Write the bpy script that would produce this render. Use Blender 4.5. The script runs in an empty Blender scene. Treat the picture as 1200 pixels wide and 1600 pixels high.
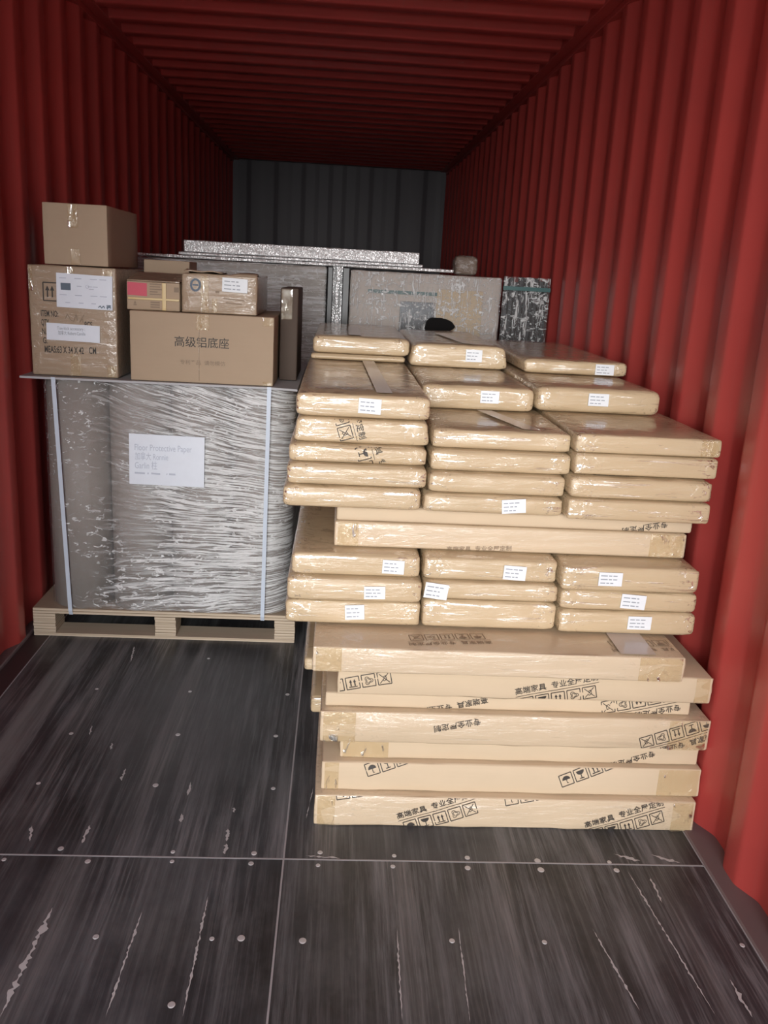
import bpy, bmesh, math, random
from mathutils import Vector, Matrix, noise
from mathutils.bvhtree import BVHTree

# ---------------------------------------------------------------- camera
C = bpy.context.scene.collection
SC = bpy.context.scene
cam_d = bpy.data.cameras.new('camera')
cam = bpy.data.objects.new('camera', cam_d)
C.objects.link(cam)
SC.camera = cam
YAW, PITCH, ROLL = 0.0597135, 0.2629874, 0.0547929
cam_d.sensor_fit = 'VERTICAL'
cam_d.sensor_height = 36.0
cam_d.lens = 1374.134 / 1600 * 36.0
cam_d.clip_start = 0.05


def _rows(*r):
    return Matrix(r)


_B = _rows((1, 0, 0), (0, 0, -1), (0, 1, 0))
_c, _s = math.cos(YAW), math.sin(YAW)
_Ry = _rows((_c, -_s, 0), (_s, _c, 0), (0, 0, 1))
_c, _s = math.cos(PITCH), math.sin(PITCH)
_Rx = _rows((1, 0, 0), (0, _c, -_s), (0, _s, _c))
_c, _s = math.cos(ROLL), math.sin(ROLL)
_Rz = _rows((_c, -_s, 0), (_s, _c, 0), (0, 0, 1))
_R = _rows((1, 0, 0), (0, -1, 0), (0, 0, -1)) @ _Rz @ _Rx @ _B @ _Ry
cam.matrix_world = Matrix.Translation((1.24338, 0.0, 1.52705)) @ _R.transposed().to_4x4()

# ---------------------------------------------------------------- sky, sun, exposure
world = bpy.data.worlds.new('overcast_sky')
SC.world = world
world.use_nodes = True
_bg = world.node_tree.nodes['Background']
_bg.inputs['Color'].default_value = (0.88, 0.94, 1.0, 1)
_bg.inputs['Strength'].default_value = 1.55

sun_d = bpy.data.lights.new('hazy_sun', 'SUN')
sun_d.energy = 2.7
sun_d.angle = math.radians(34)
sun_d.color = (1.0, 0.98, 0.95)
sun = bpy.data.objects.new('hazy_sun', sun_d)
C.objects.link(sun)
sun.rotation_euler = Vector((0.13, 1.0, -0.12)).to_track_quat('-Z', 'Y').to_euler()

SC.view_settings.view_transform = 'Standard'
SC.view_settings.look = 'None'
SC.view_settings.gamma = 1.0
SC.view_settings.use_curve_mapping = False
SC.view_settings.exposure = 0.37

rnd = random.Random(7)

# ---------------------------------------------------------------- materials


class NT:
    """small node-tree helper"""

    def __init__(self, name):
        self.m = bpy.data.materials.new(name)
        self.m.use_nodes = True
        self.t = self.m.node_tree
        self.t.nodes.clear()
        self.out = self.t.nodes.new('ShaderNodeOutputMaterial')

    def n(self, kind, props=None, **inp):
        nd = self.t.nodes.new('ShaderNode' + kind)
        for k, v in (props or {}).items():
            setattr(nd, k, v)
        for k, v in inp.items():
            key = k.replace('_', ' ')
            sock = nd.inputs[int(k[1:])] if k[0] == 'i' and k[1:].isdigit() else nd.inputs[key]
            if isinstance(v, bpy.types.NodeSocket):
                self.t.links.new(v, sock)
            else:
                sock.default_value = v
        return nd

    def coord(self, what='Object', scale=(1, 1, 1), rot=(0, 0, 0), jitter=True):
        tc = self.n('TexCoord').outputs[what]
        mp = self.n('Mapping', None, Vector=tc, Scale=scale, Rotation=rot)
        if jitter:
            oi = self.n('ObjectInfo').outputs['Random']
            sc = self.n('VectorMath', {'operation': 'SCALE'}, i0=(37.0, 53.0, 71.0))
            self.t.links.new(oi, sc.inputs['Scale'])
            self.t.links.new(sc.outputs[0], mp.inputs['Location'])
        return mp.outputs[0]

    def noise(self, vec, scale=5.0, detail=3.0, rough=0.5, dist=0.0):
        return self.n('TexNoise', None, Vector=vec, Scale=scale, Detail=detail, Roughness=rough, Distortion=dist).outputs['Fac']

    def ramp(self, fac, stops):
        nd = self.n('ValToRGB', None, Fac=fac)
        e = nd.color_ramp.elements
        while len(e) < len(stops):
            e.new(0.5)
        for i, (p, c) in enumerate(stops):
            e[i].position = p
            e[i].color = (c, c, c, 1) if not isinstance(c, tuple) else (*c, 1)
        return nd.outputs['Color']

    def mix(self, fac, a, b, mode='MIX'):
        nd = self.n('Mix', {'data_type': 'RGBA', 'blend_type': mode})
        for i, v in ((0, fac), (6, a), (7, b)):
            if isinstance(v, bpy.types.NodeSocket):
                self.t.links.new(v, nd.inputs[i])
            else:
                nd.inputs[i].default_value = (*v, 1) if isinstance(v, tuple) else v
        return nd.outputs[2]

    def math(self, op, a, b=0.0):
        return self.n('Math', {'operation': op}, i0=a, i1=b).outputs[0]

    def bump(self, h, strength=0.3, dist=0.01):
        return self.n('Bump', None, Height=h, Strength=strength, Distance=dist).outputs[0]

    def principled(self, **k):
        return self.n('BsdfPrincipled', None, **k).outputs[0]

    def done(self, sh):
        self.t.links.new(sh, self.out.inputs['Surface'])
        return self.m


def plain(name, col, rough=0.6, metal=0.0, spec=0.5):
    t = NT(name)
    v = t.noise(t.coord('Object'), 30, 3)
    c = t.mix(t.math('MULTIPLY', v, 0.25), col, tuple(x * 0.7 for x in col))
    return t.done(t.principled(Base_Color=c, Roughness=rough, Metallic=metal, Specular_IOR_Level=spec))


def red_paint():
    t = NT('red_container_paint')
    co = t.coord('Object', (1, 1, 1), jitter=False)
    n1 = t.noise(co, 1.3, 4, 0.6)
    c = t.mix(t.ramp(n1, [(0.35, 0.0), (0.7, 1.0)]), (0.51, 0.070, 0.060), (0.41, 0.060, 0.054))
    st = t.noise(t.coord('Object', (40, 40, 1.2), jitter=False), 1.0, 4, 0.6)       # vertical dusty runs
    c = t.mix(t.math('MULTIPLY', t.ramp(st, [(0.55, 0.0), (0.75, 1.0)]), 0.25), c, (0.40, 0.12, 0.10))
    sc = t.noise(t.coord('Object', (2, 3, 14), jitter=False), 3.0, 5, 0.7)          # scuffed spots
    c = t.mix(t.ramp(sc, [(0.69, 0.0), (0.74, 0.6)]), c, (0.42, 0.2, 0.18))
    b = t.bump(t.noise(co, 60, 3), 0.08, 0.004)
    return t.done(t.principled(Base_Color=c, Roughness=0.36, Normal=b))


def floor_mat():
    t = NT('worn_black_plywood')
    co = t.coord('Object', (1, 1, 1))
    s1 = t.noise(t.coord('Object', (17, 0.9, 1)), 1.0, 8, 0.72)      # long streaks along the container
    s2 = t.noise(t.coord('Object', (95, 2.2, 1)), 1.0, 6, 0.7)
    s3 = t.noise(co, 2.4, 5, 0.6)                                    # cloudy dust
    base = t.mix(t.ramp(s3, [(0.3, 0.0), (0.72, 1.0)]), (0.012, 0.0125, 0.0145), (0.066, 0.072, 0.083))
    dust = t.ramp(t.noise(t.coord('Object', (3.2, 0.7, 1)), 1.0, 4, 0.6), [(0.36, 0.12), (0.64, 1.0)])     # where the wear gathers
    c = t.mix(t.math('MULTIPLY', t.math('MULTIPLY', t.ramp(s1, [(0.48, 0.0), (0.66, 1.0)]), dust), 0.85), base, (0.27, 0.28, 0.30))
    c = t.mix(t.math('MULTIPLY', t.math('MULTIPLY', t.ramp(s2, [(0.5, 0.0), (0.72, 1.0)]), dust), 0.7), c, (0.30, 0.31, 0.33))
    cloud = t.math('MULTIPLY', t.ramp(t.noise(t.coord('Object', (3.4, 2.2, 1)), 1.0, 6, 0.65), [(0.5, 0.0), (0.72, 1.0)]), t.ramp(s2, [(0.25, 0.3), (0.6, 1.0)]))
    c = t.mix(t.math('MULTIPLY', cloud, 0.5), c, (0.17, 0.175, 0.18))
    wx = t.n('SeparateXYZ', None, Vector=t.n('TexCoord').outputs['Object']).outputs[0]
    band = t.ramp(t.math('ABSOLUTE', t.math('SUBTRACT', wx, 0.235)), [(0.03, 1.0), (0.06, 0.0)])           # worn wheel track
    c = t.mix(t.math('MULTIPLY', t.math('MULTIPLY', band, t.ramp(s1, [(0.3, 0.4), (0.55, 1.0)])), 0.8), c, (0.22, 0.235, 0.24))
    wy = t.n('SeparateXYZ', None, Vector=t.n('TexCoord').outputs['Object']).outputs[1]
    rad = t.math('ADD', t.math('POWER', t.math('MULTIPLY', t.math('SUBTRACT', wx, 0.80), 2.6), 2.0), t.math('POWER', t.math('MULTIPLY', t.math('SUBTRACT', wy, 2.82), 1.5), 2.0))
    c = t.mix(t.math('MULTIPLY', t.ramp(rad, [(0.05, 1.0), (0.85, 0.0)]), 0.6), c, (0.085, 0.088, 0.095))         # soft grey floor sheen by the pallet, painted into the colour
    s4 = t.math('MULTIPLY', t.ramp(t.noise(t.coord('Object', (9, 0.35, 1)), 1.0, 3, 0.5), [(0.57, 0.0), (0.66, 1.0)]),
                t.ramp(s2, [(0.35, 0.2), (0.6, 1.0)]))
    c = t.mix(t.math('MULTIPLY', s4, 0.35), c, (0.25, 0.25, 0.255))
    r = t.ramp(s1, [(0.3, 0.38), (0.7, 0.6)])
    b = t.bump(s2, 0.12, 0.002)
    return t.done(t.principled(Base_Color=c, Roughness=r, Normal=b))


def cardboard(name, col, wrap=0.0, dark=0.9):
    """corrugated board; wrap > 0 adds tight clear film with crinkles gathered towards the ends"""
    t = NT(name)
    co = t.coord('Object')
    n1 = t.noise(co, 9, 4, 0.6)
    fib = t.noise(t.coord('Object', (6, 120, 120)), 1.0, 3)
    c = t.mix(n1, col, tuple(x * dark for x in col))
    c = t.mix(t.math('MULTIPLY', fib, 0.14), c, (col[0] * 0.7, col[1] * 0.66, col[2] * 0.6))
    oi = t.n('ObjectInfo').outputs['Random']
    c = t.mix(t.math('MULTIPLY', oi, 0.14), c, (col[0] * 0.78, col[1] * 0.74, col[2] * 0.66))
    b0 = t.bump(t.noise(co, 14, 3), 0.12, 0.006)
    base = dict(Base_Color=c, Roughness=0.72, Normal=b0, Specular_IOR_Level=0.25)
    if wrap <= 0:
        return t.done(t.principled(**base))
    wr = t.noise(t.coord('Object', (7, 7, 60)), 1.0, 5, 0.6, 0.6)             # long horizontal creases
    wc = t.noise(t.coord('Object', (26, 26, 40)), 1.0, 4, 0.6, 1.2)            # crumpled corners
    gen = t.n('TexCoord').outputs['Generated']
    gx = t.n('SeparateXYZ', None, Vector=gen).outputs[0]
    end = t.math('ABSOLUTE', t.math('SUBTRACT', gx, 0.5))
    end = t.ramp(end, [(0.28, 0.0), (0.46, 1.0)])
    h = t.mix(end, wr, wc)
    nb = t.bump(h, 0.8, 0.007)
    p = t.principled(**base, Coat_Weight=0.9, Coat_Roughness=0.1, Coat_Normal=nb)
    ridge_a = t.ramp(t.noise(t.coord('Object', (5, 9, 85)), 1.0, 5, 0.62, 0.8), [(0.585, 0.0), (0.64, 1.0)])
    ridge_b = t.ramp(t.noise(t.coord('Object', (38, 38, 62)), 1.0, 3, 0.6, 1.5), [(0.575, 0.0), (0.63, 1.0)])
    mk = t.math('ADD', t.math('MULTIPLY', ridge_a, 0.42), t.math('MULTIPLY', t.math('MULTIPLY', ridge_b, end), 0.62))
    mk = t.math('MULTIPLY', mk, wrap)
    g = t.n('BsdfGlossy', None, Color=(1, 1, 1, 1), Roughness=0.22, Normal=nb).outputs[0]
    return t.done(t.n('MixShader', None, i0=mk, i1=p, i2=g).outputs[0])


def stretch_film(dens=1.0):
    t = NT('clear_stretch_film')
    tc = t.n('TexCoord').outputs['Object']
    x = t.n('SeparateXYZ', None, Vector=tc)
    X, Z = x.outputs[0], x.outputs[2]
    # creases: fine near-horizontal ones over the right part, a few slanting sparkles at the left
    slope = t.math('MULTIPLY', t.math('SUBTRACT', Z, 0.42), 0.62)
    zc = t.math('ADD', Z, t.math('MULTIPLY', X, slope))
    wob = t.math('MULTIPLY', t.noise(t.coord('Object', (4, 4, 5), jitter=False), 1.0, 2), 0.05)
    zc = t.math('ADD', zc, wob)

    def lines(sx, sz, detail=5, dist=0.35):
        v = t.n('CombineXYZ', None, X=t.math('MULTIPLY', X, sx), Y=x.outputs[1], Z=t.math('MULTIPLY', zc, sz)).outputs[0]
        return t.noise(v, 1.0, detail, 0.6, dist)
    fine = lines(6, 120)
    fine2 = lines(9, 62, 5, 0.7)
    spark = t.noise(t.coord('Object', (30, 30, 60), (0, 0.7, 0), False), 1.0, 4, 0.6, 1.0)
    right = t.n('MapRange', {'clamp': True}, Value=X, i1=0.33, i2=0.74, i3=0.0, i4=1.0).outputs[0]
    mid = t.n('MapRange', {'clamp': True}, Value=X, i1=0.22, i2=0.50, i3=0.0, i4=1.0).outputs[0]
    cl = t.noise(t.coord('Object', (3, 3, 4), jitter=False), 1.0, 3)
    patch = t.ramp(cl, [(0.40, 0.15), (0.58, 1.0)])
    a = t.math('MULTIPLY', t.ramp(fine, [(0.46, 0.0), (0.56, 1.0)]), t.math('MULTIPLY', right, 0.85))
    b = t.math('MULTIPLY', t.ramp(fine2, [(0.53, 0.0), (0.60, 1.0)]), t.math('MULTIPLY', t.math('MULTIPLY', mid, patch), 0.9))
    c = t.math('MULTIPLY', t.ramp(spark, [(0.59, 0.0), (0.64, 1.0)]), t.math('MULTIPLY', patch, 0.85))
    base = t.math('ADD', t.math('MULTIPLY', right, 0.10), 0.09)
    mk = t.math('MINIMUM', t.math('ADD', t.math('ADD', a, b), t.math('ADD', c, base)), 0.92)
    nb = t.bump(t.math('ADD', fine, t.math('MULTIPLY', spark, 0.6)), 0.7, 0.012)
    g = t.principled(Base_Color=(0.93, 0.94, 0.95, 1), Roughness=0.2, Normal=nb, Specular_IOR_Level=1.0, Metallic=0.1)
    tr = t.n('BsdfTransparent', None, Color=(0.95, 0.95, 0.96, 1)).outputs[0]
    return t.done(t.n('MixShader', None, i0=mk, i1=tr, i2=g).outputs[0])


def bundle_film(name, base, streak=(3, 3, 60), rot=0.0, amount=0.75, thr=0.5):
    """far bundles: film pulled tight straight onto the goods"""
    t = NT(name)
    co = t.coord('Object')
    n1 = t.noise(co, 5, 3)
    c = t.mix(n1, base, tuple(v * 0.55 for v in base))
    f = t.noise(t.coord('Object', streak, (0, rot, 0)), 1.0, 5, 0.65, 0.9)
    f2 = t.noise(t.coord('Object', (22, 22, 34), (0, 0.7, 0)), 1.0, 5, 0.65, 1.6)
    nb = t.bump(t.math('ADD', f, f2), 0.9, 0.02)
    p = t.principled(Base_Color=c, Roughness=0.6, Coat_Weight=0.8, Coat_Roughness=0.12, Coat_Normal=nb)
    g = t.principled(Base_Color=(0.92, 0.92, 0.93, 1), Roughness=0.22, Normal=nb, Specular_IOR_Level=1.0, Metallic=0.1)
    mk = t.math('MAXIMUM', t.ramp(f, [(thr, 0.0), (thr + 0.09, 1.0)]), t.ramp(f2, [(0.55, 0.0), (0.62, 1.0)]))
    return t.done(t.n('MixShader', None, i0=t.math('MULTIPLY', mk, amount), i1=p, i2=g).outputs[0])


def bubble_foil():
    t = NT('silver_bubble_foil')
    v = t.n('TexVoronoi', None, Vector=t.coord('Object', (1, 1, 1.0)), Scale=110.0).outputs['Distance']
    nb = t.bump(v, 0.7, 0.006)
    return t.done(t.principled(Base_Color=(0.97, 0.975, 0.98, 1), Metallic=0.55, Roughness=0.42, Normal=nb))


def plywood_layers():
    t = NT('pallet_plywood')
    z = t.n('SeparateXYZ', None, Vector=t.n('TexCoord').outputs['Object']).outputs[2]
    w = t.math('SINE', t.math('MULTIPLY', z, 560.0))
    c = t.mix(t.ramp(w, [(0.2, 0.0), (0.75, 1.0)]), (0.52, 0.42, 0.31), (0.70, 0.60, 0.47))
    n1 = t.noise(t.coord('Object', (6, 40, 40)), 1.0, 4)
    c = t.mix(t.math('MULTIPLY', n1, 0.35), c, (0.40, 0.31, 0.22))
    return t.done(t.principled(Base_Color=c, Roughness=0.7))


def kraft_roll():
    t = NT('grey_floor_paper')
    n1 = t.noise(t.coord('Object', (60, 60, 2)), 1.0, 4)
    n2 = t.noise(t.coord('Object', (3, 3, 3)), 1.0, 3)
    c = t.mix(n1, (0.36, 0.315, 0.275), (0.29, 0.255, 0.225))
    c = t.mix(t.math('MULTIPLY', n2, 0.4), c, (0.25, 0.22, 0.20))
    return t.done(t.principled(Base_Color=c, Roughness=0.55))


def clear_tape():
    t = NT('clear_packing_tape')
    f = t.noise(t.coord('Object', (30, 30, 14)), 1.0, 4, 0.6, 1.0)
    nb = t.bump(f, 0.9, 0.012)
    g = t.n('BsdfGlossy', None, Color=(1, 1, 1, 1), Roughness=0.12, Normal=nb).outputs[0]
    d = t.n('BsdfDiffuse', None, Color=(0.62, 0.50, 0.33, 1)).outputs[0]
    tr = t.n('BsdfTransparent', None, Color=(0.99, 0.975, 0.93, 1)).outputs[0]
    mk = t.math('ADD', t.math('MULTIPLY', t.ramp(f, [(0.60, 0.0), (0.66, 1.0)]), 0.7), 0.03)
    a = t.n('MixShader', None, i0=0.07, i1=tr, i2=d).outputs[0]
    return t.done(t.n('MixShader', None, i0=mk, i1=a, i2=g).outputs[0])


M = dict(
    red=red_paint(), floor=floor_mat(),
    kraft=cardboard('kraft_board', (0.66, 0.53, 0.375), 0.0),
    kraft_taped=cardboard('kraft_board_with_some_film', (0.66, 0.53, 0.375), 0.28),
    wrapped=cardboard('film_wrapped_kraft_board', (0.60, 0.468, 0.30), 1.0),
    carton=cardboard('brown_carton', (0.46, 0.35, 0.25), 0.0),
    carton_worn=cardboard('worn_brown_carton', (0.40, 0.30, 0.21), 0.25),
    carton_dark=cardboard('dark_brown_carton', (0.10, 0.072, 0.057), 0.0),
    film=stretch_film(),
    ply=plywood_layers(), roll=kraft_roll(), tape=clear_tape(), foil=bubble_foil(),
    paper=plain('white_label_paper', (0.80, 0.84, 0.88), 0.5),
    paper_cool=plain('cool_white_label_paper', (0.78, 0.83, 0.92), 0.35),
    ink=plain('black_print', (0.045, 0.038, 0.033), 0.6),
    ink_faded=plain('faded_brown_print', (0.27, 0.20, 0.14), 0.7),
    ink_grey=plain('grey_label_print', (0.33, 0.36, 0.40), 0.6),
    ink_pale=plain('pale_label_print', (0.52, 0.56, 0.66), 0.6),
    ink_red=plain('pink_red_print', (0.60, 0.075, 0.12), 0.55),
    ink_blue=plain('blue_grey_print', (0.11, 0.15, 0.20), 0.6),
    strap=plain('white_plastic_strap', (0.62, 0.70, 0.82), 0.35),
    yellow=plain('yellow_tape', (0.66, 0.50, 0.24), 0.4),
    black=plain('black_edge_board', (0.015, 0.015, 0.017), 0.35),
    slat=plain('black_aluminium_profile', (0.03, 0.032, 0.036), 0.25, 0.6),
    teal=plain('teal_strap', (0.02, 0.10, 0.10), 0.4),
    seal=plain('pale_joint_sealant', (0.40, 0.40, 0.42), 0.7),
    screw=plain('scuffed_screw_head', (0.62, 0.63, 0.65), 0.5, 0.3),
    scuff=plain('white_floor_scuff', (0.56, 0.57, 0.58), 0.8),
    rail=plain('grimy_floor_rail', (0.17, 0.125, 0.13), 0.6),
    rail_dark=plain('dark_floor_rail', (0.05, 0.03, 0.034), 0.55),
    endwall=plain('dark_grey_end_wall', (0.045, 0.034, 0.042), 0.5),  # even dark purplish grey over the whole end wall
    liner=plain('grey_liner_sheet', (0.44, 0.44, 0.46), 0.5),
    pinkwrap=bundle_film('film_over_brown_board', (0.50, 0.42, 0.33), (6, 6, 30), 0.5, 0.8, 0.52),
    greywrap=bundle_film('film_over_grey_board', (0.44, 0.40, 0.37), (4, 4, 75), 0.06, 0.95, 0.46),
    bundle2=plain('pale_brown_wrapped_board', (0.58, 0.51, 0.46), 0.6),
    parcelwrap=bundle_film('film_over_small_parcel', (0.24, 0.18, 0.14), (20, 20, 20), 0.0, 0.35, 0.56),
    slatfilm=None,
    top_tape=plain('pale_packing_tape', (0.62, 0.56, 0.52), 0.18),
    hole=plain('dark_torn_hole', (0.012, 0.011, 0.011), 0.95, 0.0, 0.1),
    ground=plain('pale_concrete_yard', (0.78, 0.76, 0.73), 0.9),
)


def clear_sheet():
    t = NT('crumpled_clear_film')
    f = t.noise(t.coord('Object', (22, 22, 34), (0, 0.8, 0)), 1.0, 6, 0.68, 1.2)
    f3 = t.noise(t.coord('Object', (90, 90, 9), (0, 0.35, 0)), 1.0, 5, 0.65, 0.6)
    nb = t.bump(t.math('ADD', f, f3), 1.0, 0.012)
    g = t.principled(Base_Color=(0.95, 0.955, 0.96, 1), Roughness=0.2, Normal=nb, Specular_IOR_Level=1.0, Metallic=0.1)
    tr = t.n('BsdfTransparent', None, Color=(0.9, 0.9, 0.9, 1)).outputs[0]
    mk = t.math('MAXIMUM', t.ramp(f, [(0.54, 0.0), (0.60, 1.0)]), t.ramp(f3, [(0.55, 0.0), (0.61, 0.9)]))
    mk = t.math('ADD', t.math('MULTIPLY', mk, 0.8), 0.10)
    return t.done(t.n('MixShader', None, i0=mk, i1=tr, i2=g).outputs[0])


M['slatfilm'] = clear_sheet()

# ---------------------------------------------------------------- mesh helpers


def link(name, me, mat, parent=None, loc=None, rz=0.0):
    o = bpy.data.objects.new(name, me)
    if mat is not None and not me.materials:
        me.materials.append(mat)
    C.objects.link(o)
    if parent is not None:
        o.parent = parent
    if loc is not None:
        o.location = loc
    if rz:
        o.rotation_euler = (0, 0, rz)
    return o


def tag(o, label=None, cat=None, group=None, kind=None):
    if label:
        o['label'] = label
    if cat:
        o['category'] = cat
    if group:
        o['group'] = group
    if kind:
        o['kind'] = kind
    return o


def pymesh(name, v, f, smooth=False):
    me = bpy.data.meshes.new(name)
    me.from_pydata(v, [], f)
    me.update()
    if smooth:
        me.polygons.foreach_set('use_smooth', [True] * len(me.polygons))
    return me


class Sh:
    """collects boxes / quads / prisms in one mesh"""

    def __init__(self):
        self.v, self.f = [], []

    def box(self, x0, x1, y0, y1, z0, z1):
        b = len(self.v)
        self.v += [(x0, y0, z0), (x1, y0, z0), (x1, y1, z0), (x0, y1, z0), (x0, y0, z1), (x1, y0, z1), (x1, y1, z1), (x0, y1, z1)]
        self.f += [tuple(b + i for i in q) for q in ((0, 3, 2, 1), (4, 5, 6, 7), (0, 1, 5, 4), (1, 2, 6, 5), (2, 3, 7, 6), (3, 0, 4, 7))]
        return self

    def quad(self, *p):
        b = len(self.v)
        self.v += list(p)
        self.f.append(tuple(range(b, b + len(p))))
        return self

    def poly(self, pts, plane=lambda p: p):
        b = len(self.v)
        self.v += [plane(p) for p in pts]
        self.f.append(tuple(range(b, b + len(pts))))
        return self

    def mesh(self, name, smooth=False):
        return pymesh(name, self.v, self.f, smooth)


def bevelled(me, w, seg=2):
    bm = bmesh.new()
    bm.from_mesh(me)
    bmesh.ops.bevel(bm, geom=bm.edges[:], offset=w, segments=seg, affect='EDGES', profile=0.6)
    bm.to_mesh(me)
    bm.free()
    me.update()
    return me


def soft_box(name, sx, sy, sz, r, amp=0.002, seed=0, nx=14, ny=8, nz=4, bulge=0.0, freq=9.0, pinch=0.0, skew=0.0):
    """rounded, slightly uneven box; base centre of the FRONT edge is the origin, it runs back along +y"""
    h = (sx / 2, sy / 2, sz / 2)
    r = min(r, sz * 0.49)

    def axis(hh, n):
        k = max(r, 1e-4)
        inner = [-(hh - k) + 2 * (hh - k) * i / n for i in range(n + 1)]
        return [-hh, -hh + 0.35 * k] + inner + [hh - 0.35 * k, hh]
    ax = (axis(h[0], nx), axis(h[1], ny), axis(h[2], nz))
    N = tuple(len(a) - 1 for a in ax)
    idx, V, F = {}, [], []

    def vid(i, j, k):
        key = (i, j, k)
        if key not in idx:
            p = Vector((ax[0][i], ax[1][j], ax[2][k]))
            q = Vector([max(-(h[c] - r), min(h[c] - r, p[c])) for c in range(3)])
            d = p - q
            nrm = d.normalized() if d.length > 1e-9 else Vector((0, 0, 0))
            if d.length > 1e-9:
                p = q + nrm * r
            s = Vector((p.x * freq + seed * 13.7, p.y * freq * 0.7, p.z * freq * 2.2 + seed * 5.1))
            dsp = noise.noise(s) * amp + noise.noise(s * 2.7) * amp * 0.5
            ez = 1 - (abs(p.z) / h[2]) ** 2
            if abs(nrm.x) > 0.7:
                dsp = -abs(dsp)
            if abs(nrm.y) > 0.7:
                dsp += bulge * ez * (1 - (abs(p.x) / h[0]) ** 4 * 0.6)
            if nrm.z < -0.7:
                dsp = -abs(dsp) * 0.3
            elif nrm.z > 0.7:
                dsp = -abs(dsp)
            p = p + nrm * dsp
            if pinch:
                e = max(0.0, (abs(p.x) / h[0] - 0.82) / 0.18)
                p.z *= 1 - pinch * e * e * (0.7 + 0.6 * noise.noise(Vector((p.x * 3 + seed, seed, 1))))
            if skew:
                p.x *= 1 - skew * (p.z / h[2]) * 0.5
            idx[key] = len(V)
            V.append((p.x, p.y + h[1], p.z + h[2]))
        return idx[key]
    for i in range(N[0]):
        for j in range(N[1]):
            F.append((vid(i, j, 0), vid(i, j + 1, 0), vid(i + 1, j + 1, 0), vid(i + 1, j, 0)))
            F.append((vid(i, j, N[2]), vid(i + 1, j, N[2]), vid(i + 1, j + 1, N[2]), vid(i, j + 1, N[2])))
    for i in range(N[0]):
        for k in range(N[2]):
            F.append((vid(i, 0, k), vid(i + 1, 0, k), vid(i + 1, 0, k + 1), vid(i, 0, k + 1)))
            F.append((vid(i, N[1], k), vid(i, N[1], k + 1), vid(i + 1, N[1], k + 1), vid(i + 1, N[1], k)))
    for j in range(N[1]):
        for k in range(N[2]):
            F.append((vid(0, j, k), vid(0, j, k + 1), vid(0, j + 1, k + 1), vid(0, j + 1, k)))
            F.append((vid(N[0], j, k), vid(N[0], j + 1, k), vid(N[0], j + 1, k + 1), vid(N[0], j, k + 1)))
    return pymesh(name, V, F, True)


def cylinder(name, r, z0, z1, n=32, wob=0.0, seed=0):
    V, F = [], []
    for z in (z0, z1):
        for i in range(n):
            a = 2 * math.pi * i / n
            rr = r * (1 + wob * noise.noise(Vector((math.cos(a) * 2, math.sin(a) * 2, seed))))
            V.append((rr * math.cos(a), rr * math.sin(a), z))
    for i in range(n):
        j = (i + 1) % n
        F.append((i, j, n + j, n + i))
    F.append(tuple(range(n - 1, -1, -1)))
    F.append(tuple(range(n, 2 * n)))
    me = pymesh(name, V, F, False)
    for p in me.polygons:
        p.use_smooth = len(p.vertices) == 4
    return me


# ---- writing and shipping marks -------------------------------------------------
_glyphs = {}


def text2d(s, bold=0.0):
    """flat text as (verts, faces), glyph height about 1, origin at the left of the baseline"""
    key = (s, bold)
    if key not in _glyphs:
        cu = bpy.data.curves.new('lettering', 'FONT')
        cu.body = s
        cu.size = 1.0
        cu.offset = bold
        cu.resolution_u = 3
        ob = bpy.data.objects.new('lettering', cu)
        me = ob.to_mesh()
        _glyphs[key] = ([(v.co.x, v.co.y) for v in me.vertices], [tuple(p.vertices) for p in me.polygons])
        ob.to_mesh_clear()
        bpy.data.objects.remove(ob)
        bpy.data.curves.remove(cu)
    return _glyphs[key]


class Art:
    """2-D print: polygons in metres"""

    def __init__(self):
        self.v, self.f = [], []

    def add(self, v, f, s=1.0, dx=0.0, dy=0.0, ang=0.0):
        b = len(self.v)
        c, n = math.cos(ang), math.sin(ang)
        self.v += [(dx + s * (x * c - y * n), dy + s * (x * n + y * c)) for x, y in v]
        self.f += [tuple(b + i for i in q) for q in f]
        return self

    def poly(self, pts):
        return self.add(pts, [tuple(range(len(pts)))])

    def line(self, a, b, w):
        d = Vector((b[0] - a[0], b[1] - a[1])).normalized() * w / 2
        n = (-d.y, d.x)
        return self.poly([(a[0] - n[0], a[1] - n[1]), (b[0] - n[0], b[1] - n[1]), (b[0] + n[0], b[1] + n[1]), (a[0] + n[0], a[1] + n[1])])

    def path(self, pts, w, close=False):
        for a, b in zip(pts, pts[1:] + (pts[:1] if close else [])):
            if a != b:
                self.line(a, b, w)
        return self

    def text(self, s, size, x=0.0, y=0.0, bold=0.0, width=None, ang=0.0):
        v, f = text2d(s, bold)
        k = size
        if width and v:
            w = max(p[0] for p in v)
            sx = width / (w * k)
            v = [(p[0] * sx, p[1]) for p in v]
        return self.add(v, f, k, x, y, ang)

    def turned(self, ang, dx, dy, s=1.0):
        return Art().add(self.v, self.f, s, dx, dy, ang)


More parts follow.
